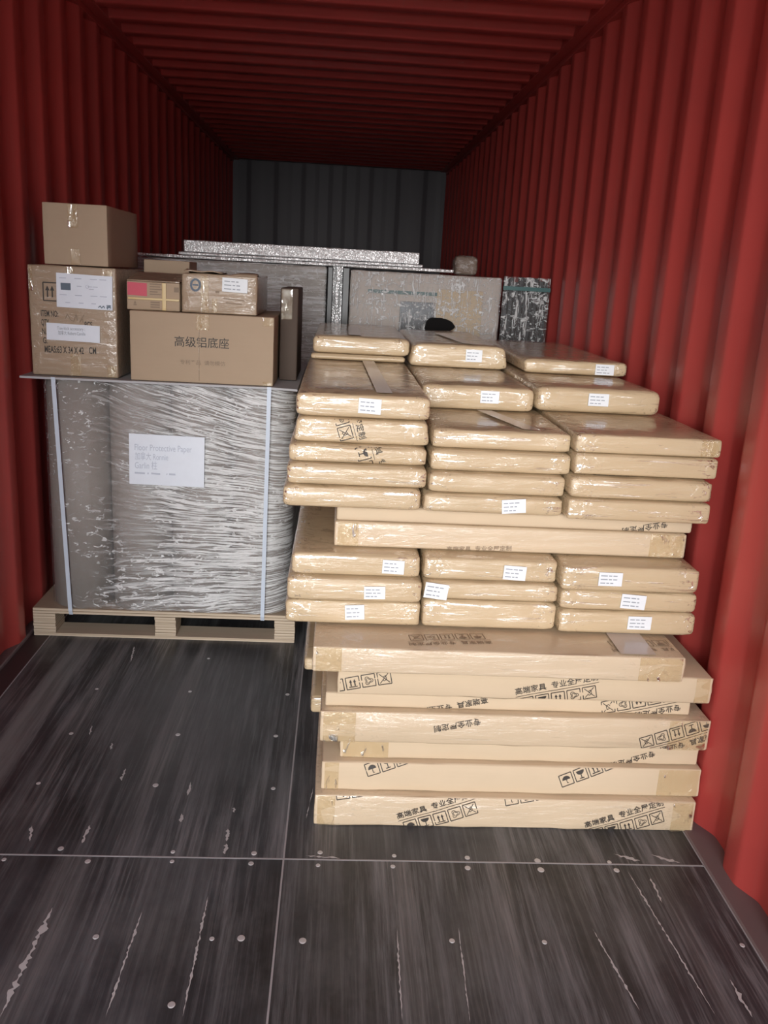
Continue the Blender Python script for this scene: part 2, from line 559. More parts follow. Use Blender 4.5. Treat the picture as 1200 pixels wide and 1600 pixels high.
def icon(kind):
    """1 x 1 shipping icon in a box outline"""
    a = Art()
    a.path([(0, 0), (1, 0), (1, 1), (0, 1)], 0.066, True)
    fan = [(0.5 + 0.32 * math.cos(math.pi * i / 12), 0.5 + 0.32 * math.sin(math.pi * i / 12)) for i in range(13)]
    if kind == 'umbrella':
        a.poly(fan)
        a.line((0.5, 0.5), (0.5, 0.2), 0.05)
        a.line((0.5, 0.2), (0.6, 0.2), 0.05)
    elif kind == 'glass':
        a.poly([(x, 1.32 - y) for x, y in reversed(fan)])
        a.line((0.5, 0.55), (0.5, 0.2), 0.07)
        a.line((0.32, 0.18), (0.68, 0.18), 0.07)
    elif kind == 'arrows':
        for x in (0.35, 0.65):
            a.line((x, 0.25), (x, 0.6), 0.09)
            a.poly([(x - 0.11, 0.58), (x + 0.11, 0.58), (x, 0.82)])
        a.line((0.18, 0.18), (0.82, 0.18), 0.07)
    elif kind == 'recycle':
        pts = []
        for i in range(30):
            t = 2 * math.pi * i / 30
            r = 0.27 + 0.08 * math.cos(3 * t)
            pts.append((0.5 + r * math.cos(t), 0.5 + r * math.sin(t)))
        a.path(pts, 0.045, True)
        a.path([(0.5 + 0.6 * (x - 0.5), 0.5 + 0.6 * (y - 0.5)) for x, y in pts], 0.04, True)
    else:
        a.line((0.14, 0.12), (0.86, 0.88), 0.055)
        a.line((0.14, 0.88), (0.86, 0.12), 0.055)
        a.path([(0.42, 0.62), (0.62, 0.7), (0.66, 0.4), (0.45, 0.28), (0.36, 0.42)], 0.045)
    return a


ICONS = ('umbrella', 'glass', 'arrows', 'recycle', 'hook')
_ic = {k: icon(k) for k in ICONS}


def mark(words=True, icons=True, gh=0.0225, box=0.037, first='高端家具', rest='专业全屋定制'):
    """the printed carton tape: two words, a rule, five handling icons under it"""
    a = Art()
    if words:
        x = 0.0
        if first:
            a.text(first, gh, 0, gh * 0.12, 0.010)
            x = gh * (len(first) + 0.6)
        if rest:
            a.text(rest, gh, x, gh * 0.12, 0.010)
    if icons:
        w = gh * 10.6
        if words:
            for k in range(10):
                a.line((w * k / 10, -0.006), (w * (k + 1) / 10, -0.006), 0.0014)
        y = -0.014 - box if words else 0.0
        for i, k in enumerate(ICONS):
            a.add(_ic[k].v, _ic[k].f, box, 0.012 + i * box * 1.2 if words else i * box * 1.2, y)
    return a


def clip(art, u0, u1, v0, v1):
    bm = bmesh.new()
    vs = [bm.verts.new((x, y, 0)) for x, y in art.v]
    for f in art.f:
        try:
            bm.faces.new([vs[i] for i in f])
        except ValueError:
            pass
    for co, no in (((u0, 0, 0), (-1, 0, 0)), ((u1, 0, 0), (1, 0, 0)), ((0, v0, 0), (0, -1, 0)), ((0, v1, 0), (0, 1, 0))):
        bmesh.ops.bisect_plane(bm, geom=bm.verts[:] + bm.edges[:] + bm.faces[:], plane_co=co, plane_no=no, clear_outer=True)
    bm.verts.index_update()
    out = ([(v.co.x, v.co.y) for v in bm.verts], [tuple(v.index for v in f.verts) for f in bm.faces])
    bm.free()
    return out


_bvh = {}


def surface(o):
    if o.data.name not in _bvh:
        me = o.data
        _bvh[o.data.name] = BVHTree.FromPolygons([v.co.copy() for v in me.vertices], [tuple(p.vertices) for p in me.polygons])
    return _bvh[o.data.name]


def stick(parent, art, rect, mat, plane='front', off=0.0012, name='print', y=0.0, z=0.0, x=0.0, hug=False):
    """lay a print on the thing's front (u = x, v = z) or its top (u = x, v = y) or right side (u = y, v = z)"""
    v, f = clip(art, *rect)
    if not f:
        return None
    if plane == 'front':
        V = [(a, y - off, b) for a, b in v]
        if hug:
            t = surface(parent)
            for i, (a, q, b) in enumerate(V):
                h = t.ray_cast(Vector((a, -0.5, b)), Vector((0, 1, 0)))[0]
                if h is not None and h.y < 0.1:
                    V[i] = (a, h.y - 0.0018, b)
    elif plane == 'top':
        V = [(a, b, z + off) for a, b in v]
        if hug:
            t = surface(parent)
            for i, (a, b, q) in enumerate(V):
                h = t.ray_cast(Vector((a, b, 2.0)), Vector((0, 0, -1)))[0]
                if h is not None:
                    V[i] = (a, b, h.z + 0.0018)
    else:
        V = [(x + off, a, b) for a, b in v]
    o = link(name, pymesh(name, V, f), mat, parent)
    if len(f) > 1:
        o['kind'] = 'stuff'      # strokes too small to pick apart
    return o


def paper(parent, x0, x1, z0, z1, mat='paper', tilt=0.0, y=-0.003, name='label'):
    """a thin stuck-on paper label on the front face"""
    cx, cz, w, h = (x0 + x1) / 2, (z0 + z1) / 2, (x1 - x0) / 2, (z1 - z0) / 2
    c, s = math.cos(tilt), math.sin(tilt)
    P = [(cx + a * w * c - b * h * s, cz + a * w * s + b * h * c) for a, b in ((-1, -1), (1, -1), (1, 1), (-1, 1))]
    V = [(px, y, pz) for px, pz in P] + [(px, y + 0.0015, pz) for px, pz in P]
    F = [(0, 1, 2, 3), (7, 6, 5, 4)] + [(i, i + 4, (i + 1) % 4 + 4, (i + 1) % 4) for i in range(4)]
    return link(name, pymesh(name, V, F), M[mat], parent)


def note_lines(lab, x0, x1, z0, z1, seed, y, tilt=0.0, mat='ink_grey'):
    """rows of tiny unreadable words on a small label"""
    r = random.Random(seed)
    a = Art()
    w, h = x1 - x0, z1 - z0
    for q in range(3):
        x = -0.42 * w
        zz = h * (0.25 - 0.27 * q)
        for wl in (r.uniform(.16, .3), r.uniform(.1, .2), r.uniform(.08, .2)):
            a.line((x, zz), (min(x + wl * w, 0.44 * w), zz), h * 0.075)
            x += (wl + 0.05) * w
    a = a.turned(tilt, (x0 + x1) / 2, (z0 + z1) / 2)
    return stick(lab, a, (x0, x1, z0, z1), M[mat], y=y, off=0.0006)


# ---------------------------------------------------------------- the container
LEN0, LEN1, W, H = -0.25, 10.4, 2.35, 2.66
DEP = 0.036


def corrugation(y_first, pitch, y0, y1, crest=0.072, slope=0.068, r=0.012):
    """(y, depth) profile, crest at depth 0 from y_k to y_k + crest"""
    k0 = int((y0 - y_first) / pitch) - 1
    pts = []
    k = k0
    while True:
        a = y_first + k * pitch
        pts += [(a - slope, DEP), (a, 0.0), (a + crest, 0.0), (a + crest + slope, DEP)]
        if a > y1:
            break
        k += 1
    pts = [p for p in pts if y0 <= p[0] <= y1]
    pts = [(y0, pts[0][1])] + pts + [(y1, pts[-1][1])]
    sm = []                                           # round the folds
    for i, (py, pd) in enumerate(pts):
        if 0 < i < len(pts) - 1:
            for t in (-1, -0.4, 0.4, 1):
                q = pts[i - 1] if t < 0 else pts[i + 1]
                L = math.hypot(q[0] - py, q[1] - pd)
                if L < 1e-6:
                    continue
                k_ = min(r, L * 0.45) / L * abs(t)
                e = 0.0 if abs(t) == 1 else 0.18 * r
                o = pts[i + 1] if t < 0 else pts[i - 1]
                Lo = math.hypot(o[0] - py, o[1] - pd) or 1
                sm.append((py + (q[0] - py) * k_ + (o[0] - py) / Lo * e, pd + (q[1] - pd) * k_ + (o[1] - pd) / Lo * e))
        else:
            sm.append((py, pd))
    return sm


def ribbed(name, prof, a0, a1, put):
    V, F = [], []
    for s, d in prof:
        V += [put(s, d, a0), put(s, d, a1)]
    for i in range(len(prof) - 1):
        F.append((2 * i, 2 * i + 1, 2 * i + 3, 2 * i + 2))
    return pymesh(name, V, F, True)


def structure(name, me, mat, parent=None):
    o = link(name, me, mat, parent)
    if parent is None:
        o['kind'] = 'structure'
    return o


ZT = 2.645
structure('wall_right', ribbed('wall_right', corrugation(2.52, 0.279, LEN0, LEN1), 0.0, ZT, lambda s, d, a: (W + d, s, a)), M['red'])
structure('wall_left', ribbed('wall_left', corrugation(3.65, 0.290, LEN0, LEN1), 0.0, ZT, lambda s, d, a: (-d, s, a)), M['red'])
structure('ceiling', ribbed('ceiling', corrugation(4.29, 0.2567, LEN0, LEN1, 0.085, 0.022), 0.062, W - 0.062, lambda s, d, a: (a, s, H + d)), M['red'])
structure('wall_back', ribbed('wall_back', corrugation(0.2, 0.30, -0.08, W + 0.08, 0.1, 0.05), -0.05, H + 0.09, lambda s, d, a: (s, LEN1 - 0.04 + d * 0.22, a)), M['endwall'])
# top side rails: vertical flange and the flat strip the roof sheet is welded to
for i, (xa, xb, xc) in enumerate(((W - 0.006, W + 0.05, W - 0.064), (-0.05, 0.006, 0.064))):
    s = Sh()
    s.box(min(xa, xb), max(xa, xb), LEN0, LEN1, ZT - 0.012, H + 0.05)
    x0, x1 = sorted((xc, xa if i == 0 else xb))
    s.box(x0, x1, LEN0, LEN1, H - 0.004, H + 0.05)
    structure('trim_%d' % (i + 1), bevelled(s.mesh('trim'), 0.003, 1), M['red'])
# floor rails and sub floor
s = Sh().box(-0.04, 0.082, LEN0, LEN1, -0.05, -0.002)
structure('trim_3', s.mesh('trim'), M['rail_dark'])
s = Sh().box(2.305, 2.40, LEN0, LEN1, -0.05, 0.006)
structure('trim_4', bevelled(s.mesh('trim'), 0.004, 1), M['rail'])
s = Sh().box(-0.05, 0.004, LEN0, LEN1, -0.03, 0.012)
structure('trim_5', bevelled(s.mesh('trim'), 0.004, 1), M['rail'])

flo = structure('floor', Sh().box(0.05, 2.33, LEN0, LEN1, -0.06, -0.03).mesh('floor'), M['rail_dark'])
YS = [LEN0, -0.37, 2.045, 4.46, 6.88, 9.3, LEN1]
XS = [0.083, 1.147, 2.304]
panels = {}
for j in range(6):
    for i in range(2):
        me = Sh().box(XS[i] + 0.002, XS[i + 1] - 0.002, YS[j] + 0.002, YS[j + 1] - 0.002, -0.03, 0.0).mesh('floor_panel')
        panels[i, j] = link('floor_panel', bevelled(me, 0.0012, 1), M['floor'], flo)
s = Sh()
for j in range(1, 6):
    s.box(XS[0], XS[2], YS[j] - 0.0024, YS[j] + 0.0024, -0.02, 0.0006)
for xx in XS[1:2]:
    s.box(xx - 0.0024, xx + 0.0024, LEN0, LEN1, -0.02, 0.0005)
s.box(XS[0] - 0.002, XS[0] + 0.002, LEN0, LEN1, -0.02, 0.0006)
s.box(XS[2] - 0.002, XS[2] + 0.002, LEN0, LEN1, -0.02, 0.0006)
link('joint_sealant', s.mesh('joint_sealant'), M['seal'], flo)


def disc(r, n=14, h=0.0012):
    V = [(r * math.cos(2 * math.pi * i / n), r * math.sin(2 * math.pi * i / n) * 1.15, 0.0) for i in range(n)]
    V += [(x * 0.8, y * 0.8, h) for x, y, _ in V]
    F = [(i, (i + 1) % n, n + (i + 1) % n, n + i) for i in range(n)] + [tuple(range(n, 2 * n))]
    return pymesh('screw', V, F)


scr = disc(0.0085)
SCREWS = [(0.17, 2.075), (0.34, 2.075), (0.551, 2.073), (0.849, 2.067), (1.066, 2.067), (1.244, 2.075), (0.42, 2.024), (0.636, 2.022), (0.854, 2.027), (1.062, 2.024), (1.24, 2.021), (1.446, 2.066),
          (1.647, 2.063), (1.84, 2.055), (2.04, 2.054), (1.44, 2.021), (1.642, 2.02), (1.841, 2.017), (2.05, 2.02), (0.729, 1.751), (1.066, 1.752), (0.998, 1.749), (1.211, 1.746),
          (1.567, 1.751), (1.791, 1.75), (2.278, 1.747), (1.094, 2.378), (0.739, 2.382), (0.392, 2.379), (1.079, 2.692), (0.752, 2.685), (0.402, 2.676), (1.1, 2.998), (0.766, 3.291), (0.40, 3.0), (0.74, 3.0), (0.94, 1.555)]
for x, y in SCREWS:
    i = 0 if x < XS[1] else 1
    j = max(k for k in range(6) if YS[k] <= y)
    o = link('screw', scr, M['screw'], panels[i, j], (x, y, 0.0))
    q = rnd.uniform(0.7, 1.1)
    o.scale = (q, q, 1)

SCUFFS = [(0.600, 1.847, 0.595, 1.519, 0.014), (0.982, 2.173, 0.986, 2.115, 0.009), (0.986, 2.105, 0.988, 2.06, 0.010), (0.841, 2.403, 0.843, 2.33, 0.008), (0.842, 2.24, 0.846, 2.198, 0.010), (0.986, 2.274, 0.991, 2.25, 0.007),
          (0.599, 2.176, 0.600, 2.096, 0.009), (0.443, 2.171, 0.460, 2.100, 0.007), (0.817, 1.835, 0.810, 1.520, 0.005), (0.968, 1.896, 0.969, 1.522, 0.006), (0.455, 2.735, 0.466, 2.662, 0.007),
          (1.437, 1.791, 1.432, 1.517, 0.004), (1.588, 1.794, 1.577, 1.509, 0.0035), (1.921, 1.799, 1.957, 1.546, 0.005), (2.079, 2.020, 2.123, 1.530, 0.005), (2.133, 1.995, 2.131, 1.890, 0.007),
          (2.199, 1.639, 2.203, 1.531, 0.009), (0.450, 3.387, 0.469, 3.234, 0.007), (1.216, 2.389, 1.200, 2.225, 0.003), (2.17, 2.09, 2.24, 2.055, 0.02), (2.06, 2.09, 2.13, 2.06, 0.012), (1.205, 2.06, 1.30, 2.05, 0.006),
          (0.63, 2.47, 0.632, 2.40, 0.008), (0.55, 2.62, 0.556, 2.58, 0.008)]
for x0, y0, x1, y1, w in SCUFFS:
    n = max(10, int(math.hypot(x1 - x0, y1 - y0) / 0.007))
    d = Vector((x1 - x0, y1 - y0, 0))
    nr = Vector((-d.y, d.x, 0)).normalized()
    L, Rr = [], []
    for k in range(n + 1):
        t = k / n
        c = Vector((x0, y0, 0.0009)) + d * t
        q1 = noise.noise(Vector((x0 * 91, k * 0.55, 1.0))) + 0.5 * noise.noise(Vector((x0 * 37, k * 1.7, 2.0)))
        q2 = noise.noise(Vector((x0 * 53, k * 0.7, 3.0))) + 0.5 * noise.noise(Vector((x0 * 71, k * 1.9, 4.0)))
        e = min(1.0, 5 * t, 5 * (1 - t)) * w
        L.append(tuple(c + nr * e * max(0.04, 0.34 + 0.9 * q1)))
        Rr.append(tuple(c - nr * e * max(0.04, 0.34 + 0.9 * q2)))
    V = L + Rr
    F = [(k, k + 1, n + 2 + k, n + 1 + k) for k in range(n)]
    me = pymesh('scuff_mark', V, F)
    i = 0 if (x0 + x1) / 2 < XS[1] else 1
    j = max(k for k in range(6) if YS[k] <= (y0 + y1) / 2)
    link('scuff_mark', me, M['scuff'], panels[i, j])

# the yard outside the open doors, below the container floor
yd = structure('ground', Sh().quad((-30, -40, -0.17), (30, -40, -0.17), (30, 14, -0.17), (-30, 14, -0.17)).mesh('ground'), M['ground'])

# ---------------------------------------------------------------- flat cartons on the right
# name: x0, x1, y front, depth, z0, z1, soft
Z = {}


def pack(key, x0, x1, y, dep, z0, z1, label, group, style='wrapped', r=0.014, yaw=0.0, seed=1, pinch=0.0, bulge=0.002, amp=0.0022, skew=0.0, name='flat_carton'):
    me = soft_box(name, x1 - x0, dep, z1 - z0, r, amp, seed, 18, 8, 4, bulge, 9.0, pinch, skew)
    o = link(name, me, M[style], None, ((x0 + x1) / 2, y, z0), yaw)
    tag(o, label, 'carton', group)
    Z[key] = o
    o['dims'] = (x1 - x0, dep, z1 - z0)
    return o


def front_print(key, art, x, z, ang, mat='ink', cont_top=False, sc=1.0):
    """put a print on a carton's front with its own origin at world x, z; it is cut off at the edges"""
    o = Z[key]
    w, d, h = o['dims']
    a = art.turned(math.radians(ang), x - o.location.x, z - o.location.z, sc)
    return stick(o, a, (-w / 2 + 0.008, w / 2 - 0.008, 0.003, h - 0.003), M[mat], y=-0.0042, hug=True)


def front_label(key, x0, z0, x1, z1, seed, tilt=0.0):
    o = Z[key]
    lx, lz = o.location.x, o.location.z
    y = -0.0075
    lab = paper(o, x0 - lx, x1 - lx, z0 - lz, z1 - lz, 'paper', tilt, y)
    note_lines(lab, x0 - lx, x1 - lx, z0 - lz, z1 - lz, seed, y, tilt)


def top_tape(key, x, w, y0, y1, ang=0.0):
    o = Z[key]
    h = o['dims'][2]
    V, F = [], []
    for k in range(9):
        t = k / 8
        yy = y0 + (y1 - y0) * t
        xx = x - o.location.x + math.tan(ang) * (yy - y0)
        V += [(xx - w / 2, yy, h + 0.0045), (xx + w / 2, yy, h + 0.0045)]
    for k in range(8):
        F.append((2 * k, 2 * k + 1, 2 * k + 3, 2 * k + 2))
    link('tape', pymesh('tape', V, F, True), M['top_tape'], o)


def end_tape(key, side, w, z0=0.0, z1=1.0):
    """clear tape crossing the front near one end"""
    o = Z[key]
    W_, D_, H_ = o['dims']
    x = side * (W_ / 2 - w / 2 - 0.01)
    me = soft_box('tape', w, 0.004, H_ * (z1 - z0) * 0.94, 0.0015, 0.0005, 3, 6, 1, 3)
    link('tape', me, M['tape'], o, (x, -0.0065, H_ * z0 + 0.003))


GA = 'long flat kraft cartons of the lower right stack'
pack('A1', 1.221, 2.331, 2.20, 1.20, 0.000, 0.098, 'long printed kraft flat carton on the floor, lowest of the right stack', GA, 'kraft_taped', 0.006, seed=1, bulge=0.003, amp=0.0045)
pack('A2', 1.238, 2.345, 2.225, 1.20, 0.099, 0.190, 'long flat carton with one umbrella mark at its left, directly above the lowest one', GA, 'kraft', 0.006, seed=2, bulge=0.004, amp=0.0045)
pack('A3', 1.287, 2.335, 2.245, 1.20, 0.191, 0.250, 'thin flat carton set in at its left end, third up from the floor', GA, 'kraft', 0.006, seed=3, amp=0.0045)
pack('A4', 1.229, 2.346, 2.225, 1.20, 0.251, 0.348, 'thick flat carton with upside-down icons on its right corner, fourth up from the floor', GA, 'kraft_taped', 0.006, seed=4, bulge=0.005, amp=0.0045)
pack('A5', 1.241, 2.290, 2.25, 1.20, 0.349, 0.393, 'thin flat carton with upside-down words near its right end, fifth up from the floor', GA, 'kraft', 0.006, seed=5, amp=0.0045)
pack('A6', 1.273, 2.338, 2.235, 1.20, 0.394, 0.475, 'flat carton with upright words and icon row right of middle, sixth from the floor', GA, 'kraft', 0.006, seed=6, bulge=0.004, amp=0.0045)
pack('A7', 1.202, 2.234, 2.20, 1.20, 0.476, 0.5505, 'flat carton with faded print on its exposed top, topmost of the lower right stack', GA, 'kraft_taped', 0.006, yaw=-0.004, seed=7, amp=0.0045)
GS = 'small carton ends behind the lower stack'
pack('S1', 1.172, 1.238, 2.47, 0.9, 0.350, 0.392, 'upper of two narrow carton ends behind the left edge of the lower stack', GS, 'wrapped', 0.010, seed=8)
pack('S2', 1.195, 1.283, 2.50, 0.9, 0.191, 0.249, 'lower of two narrow carton ends behind the left edge of the lower stack', GS, 'wrapped', 0.012, seed=9)

GB = 'film-wrapped short flat cartons, rows of three'
B = [('L1', 1.117, 1.505, 2.35, 0.5555, 0.628, 'wrapped carton, label near lower middle, bottom of left column under the long cartons'),
     ('L2', 1.120, 1.504, 2.34, 0.629, 0.698, 'wrapped carton, label right of middle, second in left column under the long cartons'),
     ('L3', 1.131, 1.497, 2.36, 0.699, 0.765, 'wrapped carton, label near right end, top of left column under the long cartons'),
     ('M1', 1.509, 1.899, 2.35, 0.5555, 0.640, 'unlabelled wrapped carton, bottom of middle column under the long cartons'),
     ('M2', 1.508, 1.897, 2.35, 0.641, 0.696, 'wrapped carton with tilted label at its left end under the long cartons'),
     ('M3', 1.505, 1.892, 2.36, 0.697, 0.765, 'wrapped carton, label right of middle, top of middle column under the long cartons'),
     ('R1', 1.903, 2.308, 2.34, 0.5555, 0.626, 'wrapped carton, label right of middle, bottom of right column under long cartons'),
     ('R2', 1.901, 2.303, 2.34, 0.627, 0.688, 'wrapped carton with slightly tilted label, second in right column under the long cartons'),
     ('R3', 1.897, 2.296, 2.33, 0.689, 0.765, 'wrapped carton, label left of middle, top of right column under the long cartons')]
for i, (k, x0, x1, y, z0, z1, lb) in enumerate(B):
    pack(k, x0, x1, y, 1.25, z0, z1, lb, GB, 'wrapped', 0.012, seed=20 + i, pinch=0.16, bulge=0.003, amp=0.004, yaw=rnd.uniform(-.004, .004))
GC = 'long flat cartons laid across the middle of the stack'
pack('C1', 1.248, 2.280, 2.42, 1.30, 0.767, 0.842, 'lower of two long cartons lying across three columns, faint print along its bottom', GC, 'kraft_taped', 0.008, seed=31, bulge=0.003)
pack('C2', 1.252, 2.293, 2.425, 1.30, 0.843, 0.888, 'upper of two long cartons across three columns, thin, upside-down words at right', GC, 'kraft', 0.008, seed=32)
GD = 'film-wrapped short flat cartons of the upper columns'
D = [('DL1', 1.101, 1.488, 2.38, 0.890, 0.952, 'wrapped flat carton overhanging the dark gap at left, lowest of the upper left column'),
     ('DL2', 1.109, 1.502, 2.39, 0.953, 1.012, 'plain shiny wrapped flat carton, second from the bottom in the upper left column'),
     ('DL3', 1.112, 1.500, 2.41, 1.013, 1.065, 'wrapped flat carton with a printed glass icon, middle of the upper left column'),
     ('DL4', 1.127, 1.503, 2.43, 1.066, 1.136, 'wrapped flat carton with a crossed-hook icon print, second from top in the upper left column'),
     ('DL5', 1.128, 1.506, 2.44, 1.137, 1.203, 'wrapped carton with white label and top tape strip, topmost of upper left column'),
     ('DM1', 1.494, 1.892, 2.38, 0.890, 0.944, 'wrapped flat carton with label right of middle, lowest of the upper middle column'),
     ('DM2', 1.506, 1.897, 2.39, 0.945, 1.003, 'wrapped flat carton without label, second from the bottom in the upper middle column'),
     ('DM3', 1.509, 1.911, 2.41, 1.004, 1.064, 'wrapped flat carton with crinkled right end, third from the bottom in the upper middle column'),
     ('DM4', 1.512, 1.910, 2.43, 1.065, 1.121, 'wrapped flat carton with tape across its dark top, topmost of the upper middle column'),
     ('DR1', 1.900, 2.310, 2.36, 0.890, 0.949, 'wrapped flat carton lowest of the upper right column beside the red wall'),
     ('DR2', 1.902, 2.311, 2.37, 0.950, 1.012, 'wrapped flat carton second from the bottom in the upper right column beside the red wall'),
     ('DR3', 1.914, 2.326, 2.39, 1.0145, 1.074, 'smooth flat carton directly under the topmost of the upper right column'),
     ('DR4', 1.914, 2.333, 2.40, 1.075, 1.128, 'smooth flat carton with bare grey top, topmost of the upper right column')]
for i, (k, x0, x1, y, z0, z1, lb) in enumerate(D):
    smooth = k in ('DR3', 'DR4', 'DR1')
    pack(k, x0, x1, y, 1.5 if k[1] == 'L' else 1.35, z0, z1, lb, GD, 'wrapped', 0.008 if smooth else 0.013, seed=40 + i, pinch=0.05 if smooth else 0.16,
         bulge=0.003, amp=0.002 if smooth else 0.004, yaw=rnd.uniform(-.003, .003), skew=0.05 if k == 'DL4' else 0)
GE = 'film-wrapped flat cartons stepping back towards the rear'
E_ = [('EL1', 1.134, 1.497, 3.40, 0.45, 1.204, 1.226, 'thin flat carton just showing under the rearmost left carton', 0.010),
      ('EL2', 1.139, 1.513, 3.41, 0.9, 1.227, 1.294, 'crinkled wrapped flat carton at the rear left with foil print lying on its top', 0.018),
      ('EM1', 1.510, 1.876, 2.80, 1.3, 1.122, 1.200, 'wrapped flat carton with label, set back on top of the upper middle column', 0.017),
      ('EM2', 1.515, 1.878, 3.35, 0.9, 1.201, 1.287, 'thick rear middle flat carton with sloping ends, label and tape on its top', 0.012),
      ('ER1', 1.880, 2.290, 2.80, 1.3, 1.129, 1.210, 'wrapped flat carton with label, set back on top of the upper right column', 0.019),
      ('ER2', 1.914, 2.298, 3.20, 1.0, 1.211, 1.262, 'rearmost right flat carton with label right of its middle, highest by the red wall', 0.012)]
for i, (k, x0, x1, y, dp, z0, z1, lb, r) in enumerate(E_):
    pack(k, x0, x1, y, dp, z0, z1, lb, GE, 'wrapped', r, seed=60 + i, pinch=0.2, bulge=0.003, amp=0.004, skew=0.10 if k == 'EM2' else 0.0)

LAB = {'L1': (1.288, 0.574, 1.343, 0.618), 'L2': (1.339, 0.642, 1.399, 0.679), 'L3': (1.388, 0.712, 1.450, 0.752), 'M2': (1.511, 0.645, 1.578, 0.691), 'M3': (1.734, 0.706, 1.799, 0.748),
       'R3': (2.001, 0.709, 2.069, 0.749), 'R2': (2.077, 0.638, 2.149, 0.681), 'R1': (2.105, 0.575, 2.174, 0.615), 'DM1': (1.716, 0.898, 1.784, 0.938), 'DL5': (1.302, 1.152, 1.365, 1.194),
       'EM1': (1.699, 1.148, 1.759, 1.187), 'EM2': (1.720, 1.227, 1.782, 1.272), 'ER1': (2.049, 1.155, 2.115, 1.195), 'ER2': (2.177, 1.216, 2.246, 1.254)}
TILT = {'M2': -0.12, 'DM1': 0.09, 'R2': -0.06, 'L1': 0.06, 'L2': 0.03, 'L3': -0.03, 'DL5': -0.04, 'M3': -0.05}
for i, (k, (x0, z0, x1, z1)) in enumerate(LAB.items()):
    front_label(k, x0, z0, x1, z1, 100 + i, TILT.get(k, 0.0))

full = mark()
words = mark(icons=False)
icons = mark(words=False)
tail = mark(first='')
tailwords = mark(icons=False, first='')
front_print('A1', full, 1.462, 0.022, 20)
front_print('A1', full, 2.010, 0.006, 20)
front_print('A1', icons, 1.771, 0.076, 12)
front_print('A1', icons, 1.286, 0.083, 10)
front_print('A2', icons, 1.372, 0.147, 20)
front_print('A2', icons, 1.935, 0.127, 23)
front_print('A3', tailwords, 2.20, 0.24, 200)
front_print('A4', tailwords, 1.679, 0.340, 192)
front_print('A4', full, 2.372, 0.318, 200)
front_print('A5', tail, 2.259, 0.386, 193)
front_print('A5', words, 1.70, 0.392, 192)
front_print('A6', full, 1.774, 0.407, 13)
front_print('A6', icons, 1.215, 0.39, 12)
front_print('C2', tailwords, 2.214, 0.882, 192)
front_print('C1', words, 1.575, 0.762, 3, 'ink_faded', sc=0.8)
front_print('DL4', full, 1.235, 1.304, -72)
front_print('DL3', full, 1.328, 1.126, -72)
for k, xs in (('A7', 1.70), ('A7', 2.27)):
    o = Z[k]
    a = full.turned(math.radians(187), xs - o.location.x, 0.075)
    stick(o, a, (-0.50, 0.50, 0.01, 0.3), M['ink_faded'], 'top', 0.0022, z=o['dims'][2], hug=True)
o = Z['DR2']
stick(o, tailwords.turned(math.radians(185), 0.0, 0.06), (-0.19, 0.05, 0.006, 0.3), M['ink'], 'top', 0.004, z=o['dims'][2], hug=True)

top_tape('DL5', 1.375, 0.045, 0.03, 0.95, -0.02)
top_tape('DM4', 1.80, 0.05, 0.02, 0.36, -0.25)
top_tape('EM2', 1.74, 0.05, 0.03, 0.6, -0.1)
top_tape('EL2', 1.30, 0.05, 0.03, 0.6, 0.0)
top_tape('A7', 2.10, 0.10, 0.005, 0.16, 0.0)
for k, sd, w in (('A1', -1, 0.05), ('A1', 1, 0.06), ('A4', 1, 0.11), ('A4', -1, 0.09), ('A7', 1, 0.12), ('A7', -1, 0.07), ('A2', 1, 0.12), ('A2', -1, 0.04), ('A6', 1, 0.04), ('C1', -1, 0.06), ('C1', 1, 0.10), ('A3', -1, 0.13), ('DR4', 1, 0.05)):
    end_tape(k, sd, w)

# ---------------------------------------------------------------- pallet with paper rolls
PX0, PX1, PY0, PY1 = 0.018, 1.100, 3.47, 4.55
pal = bpy.data.objects.new('pallet', None)
C.objects.link(pal)
pal.location = ((PX0 + PX1) / 2, PY0, 0.0)
tag(pal, 'pale plywood pallet on the black floor under the wrapped rolls', 'pallet')
hw = (PX1 - PX0) / 2


def ply_block(x0, x1, y0, y1, z0, z1, n):
    s = Sh()
    t = (z1 - z0) / n
    for k in range(n):
        e = rnd.uniform(-0.0012, 0.0012)
        s.box(x0 + e, x1 + e, y0 + e, y1 + e, z0 + k * t + 0.0006, z0 + (k + 1) * t - 0.0006)
    return s.mesh('block')


dk = Sh()
dk.box(-hw, hw, 0, PY1 - PY0, 0.100, 0.111)
dk.box(-hw, hw, 0.002, PY1 - PY0, 0.112, 0.122)
link('top_deck', dk.mesh('top_deck'), M['ply'], pal)
for y in (0.0, 0.50, 0.96):
    link('bottom_board', bevelled(Sh().box(-hw, hw, y, y + 0.12, 0.0, 0.013).mesh('bottom_board'), 0.001, 1), M['ply'], pal)
    for xa, xb in ((-hw, -hw + 0.090), (-0.042, 0.044), (hw - 0.085, hw)):
        b = link('block', ply_block(xa, xb, y, y + 0.12, 0.014, 0.099, 6), M['ply'], pal)

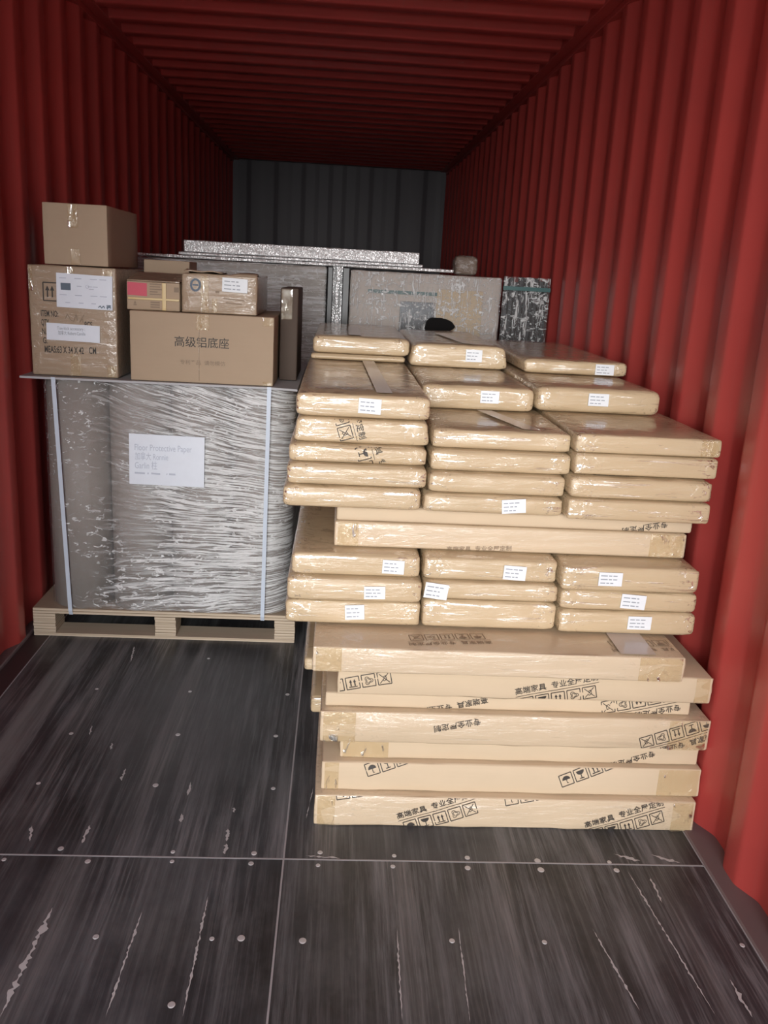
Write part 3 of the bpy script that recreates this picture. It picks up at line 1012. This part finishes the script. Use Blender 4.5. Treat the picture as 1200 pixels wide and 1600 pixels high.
rr = 0.1240
rx = [0.075 + rr + i * 2 * rr * 1.0 for i in range(4)]
LR = ['leftmost grey paper roll standing on the pallet, uncovered edge by the red wall', 'second grey paper roll from the left on the pallet, under the sparkling film',
      'third grey paper roll from the left, under the white label and right of it', 'grey paper roll at the right front corner of the pallet, under the white creased film']
GR = 'rolls of floor paper on the pallet'
roll_me = cylinder('paper_roll', rr - 0.001, 0.0, 0.945, 40, 0.01)
RB = ['second paper roll back along the right side of the pallet', 'third paper roll back along the right side of the pallet', 'rearmost paper roll along the right side of the pallet']
core = cylinder('core', 0.03, 0.0, 0.947, 16)
for i, lb in enumerate(LR + RB):
    x, y = (rx[i], PY0 + 0.012 + rr) if i < 4 else (rx[3], PY0 + 0.012 + rr + 2 * rr * (i - 3))
    o = link('paper_roll', roll_me, M['roll'], None, (x, y, 0.123), i * 0.7)
    tag(o, lb, 'roll', GR)

bd = bpy.data.meshes.new('cover_board')
V, F = [], []
bx0, bx1, by0, by1 = 0.020, 1.085, PY0 - 0.012, PY1 - 0.02
nn = 24
for j in range(nn + 1):
    for i in range(nn + 1):
        x, y = bx0 + (bx1 - bx0) * i / nn, by0 + (by1 - by0) * j / nn
        z = 0.002 * noise.noise(Vector((x * 4, y * 4, 0)))
        c = max(0, (x - 1.0) / 0.085) * max(0, 1 - (y - by0) / 0.2)
        V.append((x, y, 1.0795 - 0.003 * c))
n1 = len(V)
V += [(x, y, z - 0.008) for x, y, z in V]
for j in range(nn):
    for i in range(nn):
        a = j * (nn + 1) + i
        F.append((a, a + 1, a + nn + 2, a + nn + 1))
        F.append((n1 + a, n1 + a + nn + 1, n1 + a + nn + 2, n1 + a + 1))
for i in range(nn):
    a, b = i, nn * (nn + 1) + i
    F.append((a, n1 + a, n1 + a + 1, a + 1))
    F.append((b, b + 1, n1 + b + 1, n1 + b))
    a, b = i * (nn + 1), i * (nn + 1) + nn
    F.append((a, a + nn + 1, n1 + a + nn + 1, n1 + a))
    F.append((b, n1 + b, n1 + b + nn + 1, b + nn + 1))
bd = pymesh('cover_board', V, F)
tag(link('cover_board', bd, M['liner']), 'thin grey board lying over the paper rolls and under the cartons', 'board')

# stretch film round the rolls: follows the bundle's outline
pts = []
yF = PY0 + 0.0035
for k in range(9):                                   # rounded left front corner
    a = math.pi + k / 8 * math.pi / 2
    pts.append((rx[0] + (rr + 0.006) * math.cos(a), PY0 + 0.012 + rr + (rr + 0.006) * math.sin(a)))
span = rx[3] - rx[0]
for k in range(1, 150):
    x = rx[0] + span * k / 150
    g = ((x - rx[0]) / (2 * rr)) % 1.0
    pts.append((x, PY0 + 0.006 + 0.011 * math.sin(math.pi * g) ** 2))
for k in range(9):
    a = 1.5 * math.pi + k / 8 * math.pi / 2
    pts.append((rx[3] + (rr + 0.006) * math.cos(a), PY0 + 0.012 + rr + (rr + 0.006) * math.sin(a)))
for k in range(1, 40):
    y = PY0 + 0.012 + rr + k / 40 * 6 * rr
    pts.append((rx[3] + rr + 0.006, y))
NZ = 110
V, F = [], []
for i, (x, y) in enumerate(pts):
    for k in range(NZ + 1):
        z = 0.124 + 0.945 * k / NZ
        q = noise.noise(Vector((x * 5 + y * 2, 3.1, (z + x * 0.12) * 55))) * 0.0022 + noise.noise(Vector((x * 9 + y, 8.7, (z + x * 0.35) * 30))) * 0.0022
        q *= 0.35 + 0.65 * min(1, max(0, (x - 0.3) / 0.3))
        V.append((x, y - 0.004 - abs(q), z) if x < rx[3] else (x + 0.002 + abs(q), y, z))
for i in range(len(pts) - 1):
    for k in range(NZ):
        a = i * (NZ + 1) + k
        F.append((a, a + NZ + 1, a + NZ + 2, a + 1))
film = link('stretch_film', pymesh('stretch_film', V, F, True), M['film'])
tag(film, 'creased clear stretch film wound round the paper rolls on the pallet', 'film')

lab = paper(film, 0.429, 0.724, 0.668, 0.872, 'paper_cool', -0.012, PY0 - 0.012)
a = Art().text('Floor Protective Paper', 0.036, 0.450, 0.808, 0.0, 0.225).text('加拿大 Ronnie', 0.034, 0.452, 0.772, 0.0, 0.13).text('Garlin 柱', 0.036, 0.450, 0.735, 0.0, 0.088)
stick(lab, a, (0.4, 0.75, 0.6, 0.9), M['ink_pale'], y=PY0 - 0.0122)
a = Art()
for x0, x1 in ((0.450, 0.49), (0.50, 0.505), (0.515, 0.55), (0.575, 0.578), (0.585, 0.61)):
    a.line((x0, 0.716), (x1, 0.715), 0.007)
stick(lab, a, (0.4, 0.75, 0.6, 0.9), M['ink_pale'], y=PY0 - 0.0122)


def strap(xt, xb, lb):
    s = Sh()
    n = 24
    for k in range(n):
        z0, z1 = 0.118 + (1.072 - 0.118) * k / n, 0.118 + (1.072 - 0.118) * (k + 1) / n
        xa, xc = xb + (xt - xb) * k / n, xb + (xt - xb) * (k + 1) / n
        y = PY0 - 0.010
        s.quad((xa - 0.008, y, z0), (xa + 0.008, y, z0), (xc + 0.008, y, z1), (xc - 0.008, y, z1))
    s.quad((xt - 0.008, PY0 - 0.0125, 1.072), (xt + 0.008, PY0 - 0.0125, 1.072), (xt + 0.008, PY0 - 0.0125, 1.0805), (xt - 0.008, PY0 - 0.0125, 1.0805))
    s.quad((xb - 0.008, PY0 - 0.010, 0.118), (xb - 0.008, PY0 - 0.0015, 0.098), (xb + 0.008, PY0 - 0.0015, 0.098), (xb + 0.008, PY0 - 0.010, 0.118))
    me = s.mesh('strap')
    bm = bmesh.new()
    bm.from_mesh(me)
    bmesh.ops.remove_doubles(bm, verts=bm.verts[:], dist=1e-5)
    bmesh.ops.solidify(bm, geom=bm.faces[:], thickness=0.0012)
    bm.to_mesh(me)
    bm.free()
    tag(link('packing_strap', me, M['strap']), lb, 'strap', 'white straps round the pallet load')


strap(0.146, 0.174, 'white plastic strap slanting down the left paper roll')
strap(0.975, 0.964, 'white plastic strap down the right side over the creased film')

# ---------------------------------------------------------------- cartons on the pallet
ZB = 1.080


def carton(name, x0, x1, y, dep, z0, z1, mat, label, r=0.004, seed=1, amp=0.0015, yaw=0.0, group=None):
    me = soft_box(name, x1 - x0, dep, z1 - z0, r, amp, seed, 12, 8, 8, 0.002, 6.0)
    o = link(name, me, M[mat], None, ((x0 + x1) / 2, y, z0), yaw)
    tag(o, label, 'box', group)
    o['dims'] = (x1 - x0, dep, z1 - z0)
    return o


def strip(o, x0, x1, z0, z1, mat='tape', name='tape', y=-0.004):
    me = soft_box(name, x1 - x0, 0.003, z1 - z0, 0.001, 0.0004, 5, 4, 1, 8)
    return link(name, me, M[mat], o, ((x0 + x1) / 2 - o.location.x, y - 0.003, z0 - o.location.z))


b2 = carton('carton_box', 0.055, 0.386, 3.50, 0.63, ZB + 0.001, 1.497, 'carton_worn', 'tall brown carton with two white papers and printed size lines, left on the pallet', 0.008, 71, 0.003)
b1 = carton('carton_box', 0.120, 0.358, 3.50, 0.50, 1.500, 1.722, 'carton', 'plain small brown carton on top of the tall labelled carton at left', 0.004, 72)
b3 = carton('carton_box', 0.437, 0.988, 3.48, 0.56, ZB + 0.001, 1.346, 'carton', 'wide brown carton with large printed characters on the pallet', 0.004, 73)
bx, bz = b2.location.x, b2.location.z


def on(o, art, mat, rect=None, y=-0.0028):
    lx, lz = o.location.x, o.location.z
    a = art.turned(0, -lx, -lz)
    w, d, h = o['dims']
    return stick(o, a, rect or (-w / 2 + .004, w / 2 - .004, 0.003, h - 0.003), M[mat], y=y, hug=True)


a = Art()
a.path([(0.112, 1.365), (0.182, 1.365), (0.182, 1.432), (0.112, 1.432)], 0.004, True)
for x in (0.128, 0.146):
    a.line((x, 1.378), (x, 1.405), 0.005)
    a.poly([(x - 0.008, 1.403), (x + 0.008, 1.403), (x, 1.421)])
a.text('ITEM NO:', 0.033, 0.099, 1.306, 0.01, 0.066)
a.text('QTY', 0.033, 0.099, 1.272, 0.01, 0.03)
a.text('PCS', 0.031, 0.262, 1.272, 0.01, 0.03)
a.text('N.', 0.033, 0.100, 1.238, 0.01, 0.018)
a.text('G.', 0.033, 0.102, 1.204, 0.01, 0.018)
a.text('MEAS:63 X 34 X 42', 0.036, 0.106, 1.170, 0.012, 0.150)
a.text('CM', 0.036, 0.275, 1.172, 0.012, 0.028)
on(b2, a, 'ink')
a = Art().path([(0.19, 1.30), (0.20, 1.318), (0.21, 1.298), (0.222, 1.292), (0.232, 1.318), (0.236, 1.296)], 0.003).path([(0.262, 1.318), (0.244, 1.29), (0.255, 1.304), (0.258, 1.288)], 0.003)
on(b2, a, 'ink_faded')
lab = paper(b2, 0.163 - bx, 0.372 - bx, 1.342 - bz, 1.468 - bz, 'paper_cool', -0.02, -0.0072)
a = Art()
r_ = random.Random(4)
for q, zz in enumerate((1.452, 1.390)):
    for x in (0.175, 0.232, 0.29, 0.325):
        a.line((x, zz), (x + 0.026, zz), 0.003)
for x, zz in ((0.24, 1.424), (0.28, 1.424), (0.30, 1.424), (0.285, 1.415), (0.195, 1.362), (0.245, 1.362), (0.292, 1.362)):
    a.line((x, zz), (x + 0.018, zz), 0.003)
a.path([(0.279 + 0.006 * math.cos(t * 0.7), 1.424 + 0.006 * math.sin(t * 0.7)) for t in range(9)], 0.0015, True)
stick(lab, a.turned(0, -bx, -bz), (-1, 1, 0, 1), M['ink_pale'], y=-0.0076)
a = Art().poly([(0.180, 1.408), (0.217, 1.408), (0.217, 1.434), (0.180, 1.434)]).path([(0.318, 1.349), (0.326, 1.356), (0.330, 1.347), (0.338, 1.356), (0.342, 1.347)], 0.003)
a.text('福', 0.018, 0.348, 1.345, 0.03)
stick(lab, a.turned(0, -bx, -bz), (-1, 1, 0, 1), M['ink_blue'], y=-0.0078)
lab = paper(b2, 0.119 - bx, 0.320 - bx, 1.217 - bz, 1.281 - bz, 'paper_cool', -0.02, -0.0072)
a = Art().text('Toe-kick accessory :', 0.017, 0.160, 1.259, 0.0, 0.105).text('加拿大 Robert-Camille', 0.017, 0.163, 1.241, 0.0, 0.103)
stick(lab, a.turned(0, -bx, -bz), (-1, 1, 0, 1), M['ink_grey'], y=-0.0078)
for x0, x1, z0, z1 in ((0.198, 0.232, 1.462, 1.494), (0.205, 0.245, 1.084, 1.168), (0.335, 0.372, 1.45, 1.494), (0.345, 0.378, 1.084, 1.13), (0.058, 0.075, 1.40, 1.492)):
    strip(b2, x0, x1, z0, z1)
strip(b1, 0.214, 0.252, 1.635, 1.72)
strip(b1, 0.222, 0.255, 1.502, 1.56)

a = Art().text('高级铝底座', 0.043, 0.605, 1.222, 0.004, 0.211)
on(b3, a, 'ink')
a = Art().text('专利产品  请勿模仿', 0.0195, 0.627, 1.153, 0.006, 0.175)
on(b3, a, 'ink_faded')
strip(b3, 0.690, 0.740, 1.285, 1.344)
strip(b3, 0.944, 0.984, 1.312, 1.344)
strip(b3, 0.948, 0.986, 1.083, 1.098)
strip(b3, 0.699, 0.702, 1.09, 1.285, 'carton_worn', 'lid_seam', -0.0015)

# slumped carton with sunken flaps
b4 = carton('carton_box', 0.630, 0.922, 3.50, 0.46, 1.347, 1.497, 'carton_worn', 'slumped brown carton with sunken top flaps and a small white label on the wide carton', 0.010, 74, 0.006)
fl = Sh()
for (xa, xb, dz) in ((0.64, 0.78, 0.0), (0.775, 0.915, -0.008)):
    n = 8
    for k in range(n):
        for s_ in range(3):
            def pz(kk, ss):
                x = xa + (xb - xa) * kk / n - b4.location.x
                yv = 0.004 + 0.075 * ss
                return (x, yv, 0.156 + dz + 0.014 * noise.noise(Vector((x * 14, yv * 9, 2))) + 0.012 * ss * (0.4 if ss < 2 else -0.2))
            fl.quad(pz(k, s_), pz(k + 1, s_), pz(k + 1, s_ + 1), pz(k, s_ + 1))
fm = fl.mesh('flap', True)
bm = bmesh.new()
bm.from_mesh(fm)
bmesh.ops.remove_doubles(bm, verts=bm.verts[:], dist=1e-5)
bmesh.ops.solidify(bm, geom=bm.faces[:], thickness=0.004)
bm.to_mesh(fm)
bm.free()
link('flap', fm, M['carton_worn'], b4)
lb4 = paper(b4, 0.787 - b4.location.x, 0.883 - b4.location.x, 1.432 - 1.347, 1.484 - 1.347, 'paper', -0.03, -0.011)
note_lines(lb4, 0.787 - b4.location.x, 0.883 - b4.location.x, 0.085, 0.137, 9, -0.011, -0.03)
a = Art()
ring = [(0.685 + 0.017 * math.cos(t * math.pi / 10), 1.452 + 0.021 * math.sin(t * math.pi / 10)) for t in range(20)]
a.path(ring, 0.008, True)
a.line((0.674, 1.452), (0.696, 1.452), 0.006)
on(b4, a, 'ink_blue', y=-0.007)
a = Art().line((0.76, 1.43), (0.775, 1.43), 0.008).line((0.79, 1.408), (0.87, 1.402), 0.004).line((0.80, 1.392), (0.862, 1.388), 0.004)
on(b4, a, 'ink_faded', y=-0.007)
strip(b4, 0.706, 0.735, 1.35, 1.49, y=-0.007)
strip(b4, 0.748, 0.768, 1.352, 1.405, y=-0.007)

b5 = carton('carton_box', 0.419, 0.622, 3.52, 0.36, 1.347, 1.455, 'carton', 'small carton with pink printed panel and yellow tape on the wide carton', 0.005, 75, 0.002)
a = Art().poly([(0.421, 1.402), (0.497, 1.400), (0.497, 1.448), (0.421, 1.450)])
on(b5, a, 'ink_red')
a = Art()
for k in range(5):
    a.line((0.508, 1.446 - k * 0.0095), (0.508 + (0.044, 0.04, 0.046, 0.03, 0.042)[k], 1.446 - k * 0.0095), 0.004)
for k in range(3):
    a.line((0.51, 1.378 - k * 0.009), (0.545, 1.378 - k * 0.009), 0.005)
a.line((0.445, 1.366), (0.457, 1.366), 0.004).poly([(0.446, 1.37), (0.456, 1.37), (0.451, 1.382)])
on(b5, a, 'ink_faded')
a = Art().poly([(0.60, 1.42), (0.619, 1.42), (0.619, 1.438), (0.60, 1.438)])
on(b5, a, 'ink_faded')
strip(b5, 0.555, 0.570, 1.349, 1.452, 'yellow')
strip(b5, 0.425, 0.62, 1.386, 1.394, 'yellow')
f5 = soft_box('flap', 0.20, 0.18, 0.004, 0.0015, 0.002, 3, 10, 8, 1)
of = link('flap', f5, M['carton_worn'], b5, (0.0, 0.002, 0.108))
of.rotation_euler = (0.17, 0.0, 0.0)

b6 = carton('carton_box', 0.404, 0.596, 3.90, 0.20, 1.347, 1.538, 'carton', 'pale carton showing behind the pink-panelled carton', 0.004, 76)
b7 = carton('carton_box', 0.995, 1.069, 3.70, 0.40, ZB + 0.001, 1.455, 'carton_dark', 'narrow dark brown carton standing right of the wide carton', 0.006, 77, 0.002)
strip(b7, 1.0, 1.045, 1.33, 1.45)

# ---------------------------------------------------------------- wrapped goods at the rear
YB = 4.70


def bundle(name, x0, x1, y, dep, z1, mat, label, cat, seed, r=0.015, amp=0.006):
    me = soft_box(name, x1 - x0, dep, z1, r, amp, seed, 26, 8, 40, 0.0, 7.0)
    o = link(name, me, M[mat], None, ((x0 + x1) / 2, y, 0.0))
    return tag(o, label, cat)


g1 = bundle('wrapped_bundle', 0.15, 1.164, YB, 0.55, 1.553, 'greywrap', 'tall bundle under finely creased clear film behind the pallet cartons', 'bundle', 81)
g2 = bundle('wrapped_bundle', 1.282, 2.075, YB, 0.55, 1.545, 'bundle2', 'tall brown bundle under shiny crumpled film behind the rear flat cartons', 'bundle', 82)
# darker and coloured sheets seen through its own crumpled film, and a torn hole


def blotch(cx, cz, rx_, rz_, mat, y, name, sd):
    p = []
    for k in range(22):
        t = 2 * math.pi * k / 22
        q = 1 + 0.3 * noise.noise(Vector((math.cos(t) * 1.6, math.sin(t) * 1.6, sd)))
        p.append((cx + rx_ * q * math.cos(t), cz + rz_ * q * math.sin(t)))
    stick(g2, Art().poly(p), (-0.38, 0.38, 0, 1.53), M[mat], y=y, name=name)


me = bevelled(Sh().box(-0.15, 0.03, 0, 0.004, 1.10, 1.40).mesh('dark_board'), 0.001, 1)
link('dark_board', me, M['slat'], g2, (0.02, -0.008, 0.0))
me = bevelled(Sh().box(0.06, 0.30, 0, 0.004, 1.10, 1.47).mesh('tan_board'), 0.001, 1)
link('tan_board', me, M['kraft'], g2, (0.0, -0.008, 0.0))
me = Sh().box(-0.30, 0.06, 0, 0.003, 1.435, 1.452).mesh('teal_edge')
link('teal_edge', me, M['teal'], g2, (0.0, -0.010, 0.0))
V, F = [], []
nx_, nz_ = 90, 150
for i in range(nx_ + 1):
    for k in range(nz_ + 1):
        x, z = -0.392 + 0.784 * i / nx_, 1.54 * k / nz_
        q = abs(noise.noise(Vector((x * 13, z * 8 + x * 9, 7)))) * 0.016 + abs(noise.noise(Vector((x * 40, z * 40, 2)))) * 0.006
        V.append((x, -0.014 - q, z))
for i in range(nx_):
    for k in range(nz_):
        a_ = i * (nz_ + 1) + k
        F.append((a_, a_ + nz_ + 1, a_ + nz_ + 2, a_ + 1))
link('clear_film', pymesh('clear_film', V, F, True), M['slatfilm'], g2)
blotch(0.075, 1.285, 0.082, 0.040, 'hole', -0.040, 'torn_hole', 5)

# foil in the gap between the two bundles, dark boards either side
for x0, x1, lb in ((1.168, 1.194, 'thin black upright board left of the narrow foil strip'), (1.246, 1.280, 'thin black upright board right of the narrow foil strip')):
    me = bevelled(Sh().box(-(x1 - x0) / 2, (x1 - x0) / 2, 0, 0.45, 0, 1.552).mesh('upright_board'), 0.003, 2)
    o = link('upright_board', me, M['black'], None, ((x0 + x1) / 2, YB - 0.02, 0))
    tag(o, lb, 'board', 'black boards beside the foil')
V, F = [], []
for k in range(61):
    z = 1.555 * k / 60
    for i in range(9):
        x = -0.0245 + 0.049 * i / 8
        V.append((x, 0.012 * noise.noise(Vector((x * 30, 1, z * 14))) + 0.006 * math.cos(i * 0.8), z))
for k in range(60):
    for i in range(8):
        a_ = k * 9 + i
        F.append((a_, a_ + 1, a_ + 10, a_ + 9))
me = pymesh('foil_strip', V, F, True)
o = link('foil_sheet', me, M['foil'], None, (1.220, YB + 0.015, 0))
tag(o, 'narrow upright strip of silver bubble foil between the two tall bundles', 'foil')

# bundle of dark upright profiles at the right, clear film over it
sl_names = 'dark upright metal profiles behind the rear flat cartons'
wd = (2.324 - 2.09) / 9
for k in range(9):
    me = bevelled(Sh().box(-wd * 0.40, wd * 0.40, 0, 0.05, 0, 1.545 + rnd.uniform(-.02, .012)).mesh('metal_profile'), 0.002, 1)
    o = link('metal_profile', me, M['slat'], None, (2.09 + wd * (k + 0.5), YB + 0.02, 0))
    tag(o, ('first', 'second', 'third', 'fourth', 'fifth', 'sixth', 'seventh', 'eighth', 'ninth')[8 - k] + ' black upright metal profile from the right wall at the rear', 'profile', sl_names)
V, F = [], []
nxx, nzz = 34, 70
for i in range(nxx + 1):
    for k in range(nzz + 1):
        x = 2.083 + 0.246 * i / nxx
        z = 1.553 * k / nzz
        V.append((x, YB + 0.004 - 0.014 * abs(noise.noise(Vector((x * 16, z * 9, 4)))), z))
for i in range(nxx):
    for k in range(nzz):
        a_ = i * (nzz + 1) + k
        F.append((a_, a_ + nzz + 1, a_ + nzz + 2, a_ + 1))
o = link('clear_film', pymesh('clear_film', V, F, True), M['slatfilm'])
tag(o, 'crumpled clear film over the black upright profiles beside the right wall', 'film')
me = Sh().box(2.08, 2.328, YB - 0.018, YB - 0.014, 1.485, 1.505).mesh('strap')
o = link('packing_strap', me, M['teal'])
tag(o, 'teal strap across the black upright profiles at the rear right', 'strap')


def foil_slab(x0, x1, y, dep, z0, z1, lb, seed):
    me = soft_box('foil_sheet', x1 - x0, dep, z1 - z0, 0.006, 0.004, seed, 60, 6, 4, 0.0, 18.0)
    o = link('foil_sheet', me, M['foil'], None, ((x0 + x1) / 2, y, z0))
    tag(o, lb, 'foil', 'silver foil sheets lying on the tall bundles')


foil_slab(0.16, 1.82, 4.71, 0.5, 1.556, 1.572, 'long thin silver foil sheet lying across the tops of both tall bundles', 5)
foil_slab(0.40, 1.66, 4.735, 0.5, 1.574, 1.588, 'second thin silver foil sheet under the bright folded one', 6)
foil_slab(0.423, 1.641, 4.76, 0.45, 1.590, 1.648, 'bright thick folded silver bubble foil on top of the foil sheets', 7)
pc = soft_box('wrapped_parcel', 0.127, 0.12, 0.10, 0.028, 0.008, 8, 8, 8, 8, 0.0, 12.0)
o = link('wrapped_parcel', pc, M['parcelwrap'], None, (1.887, 4.74, 1.547))
tag(o, 'small rounded film-wrapped parcel on top of the crumpled bundle', 'parcel')
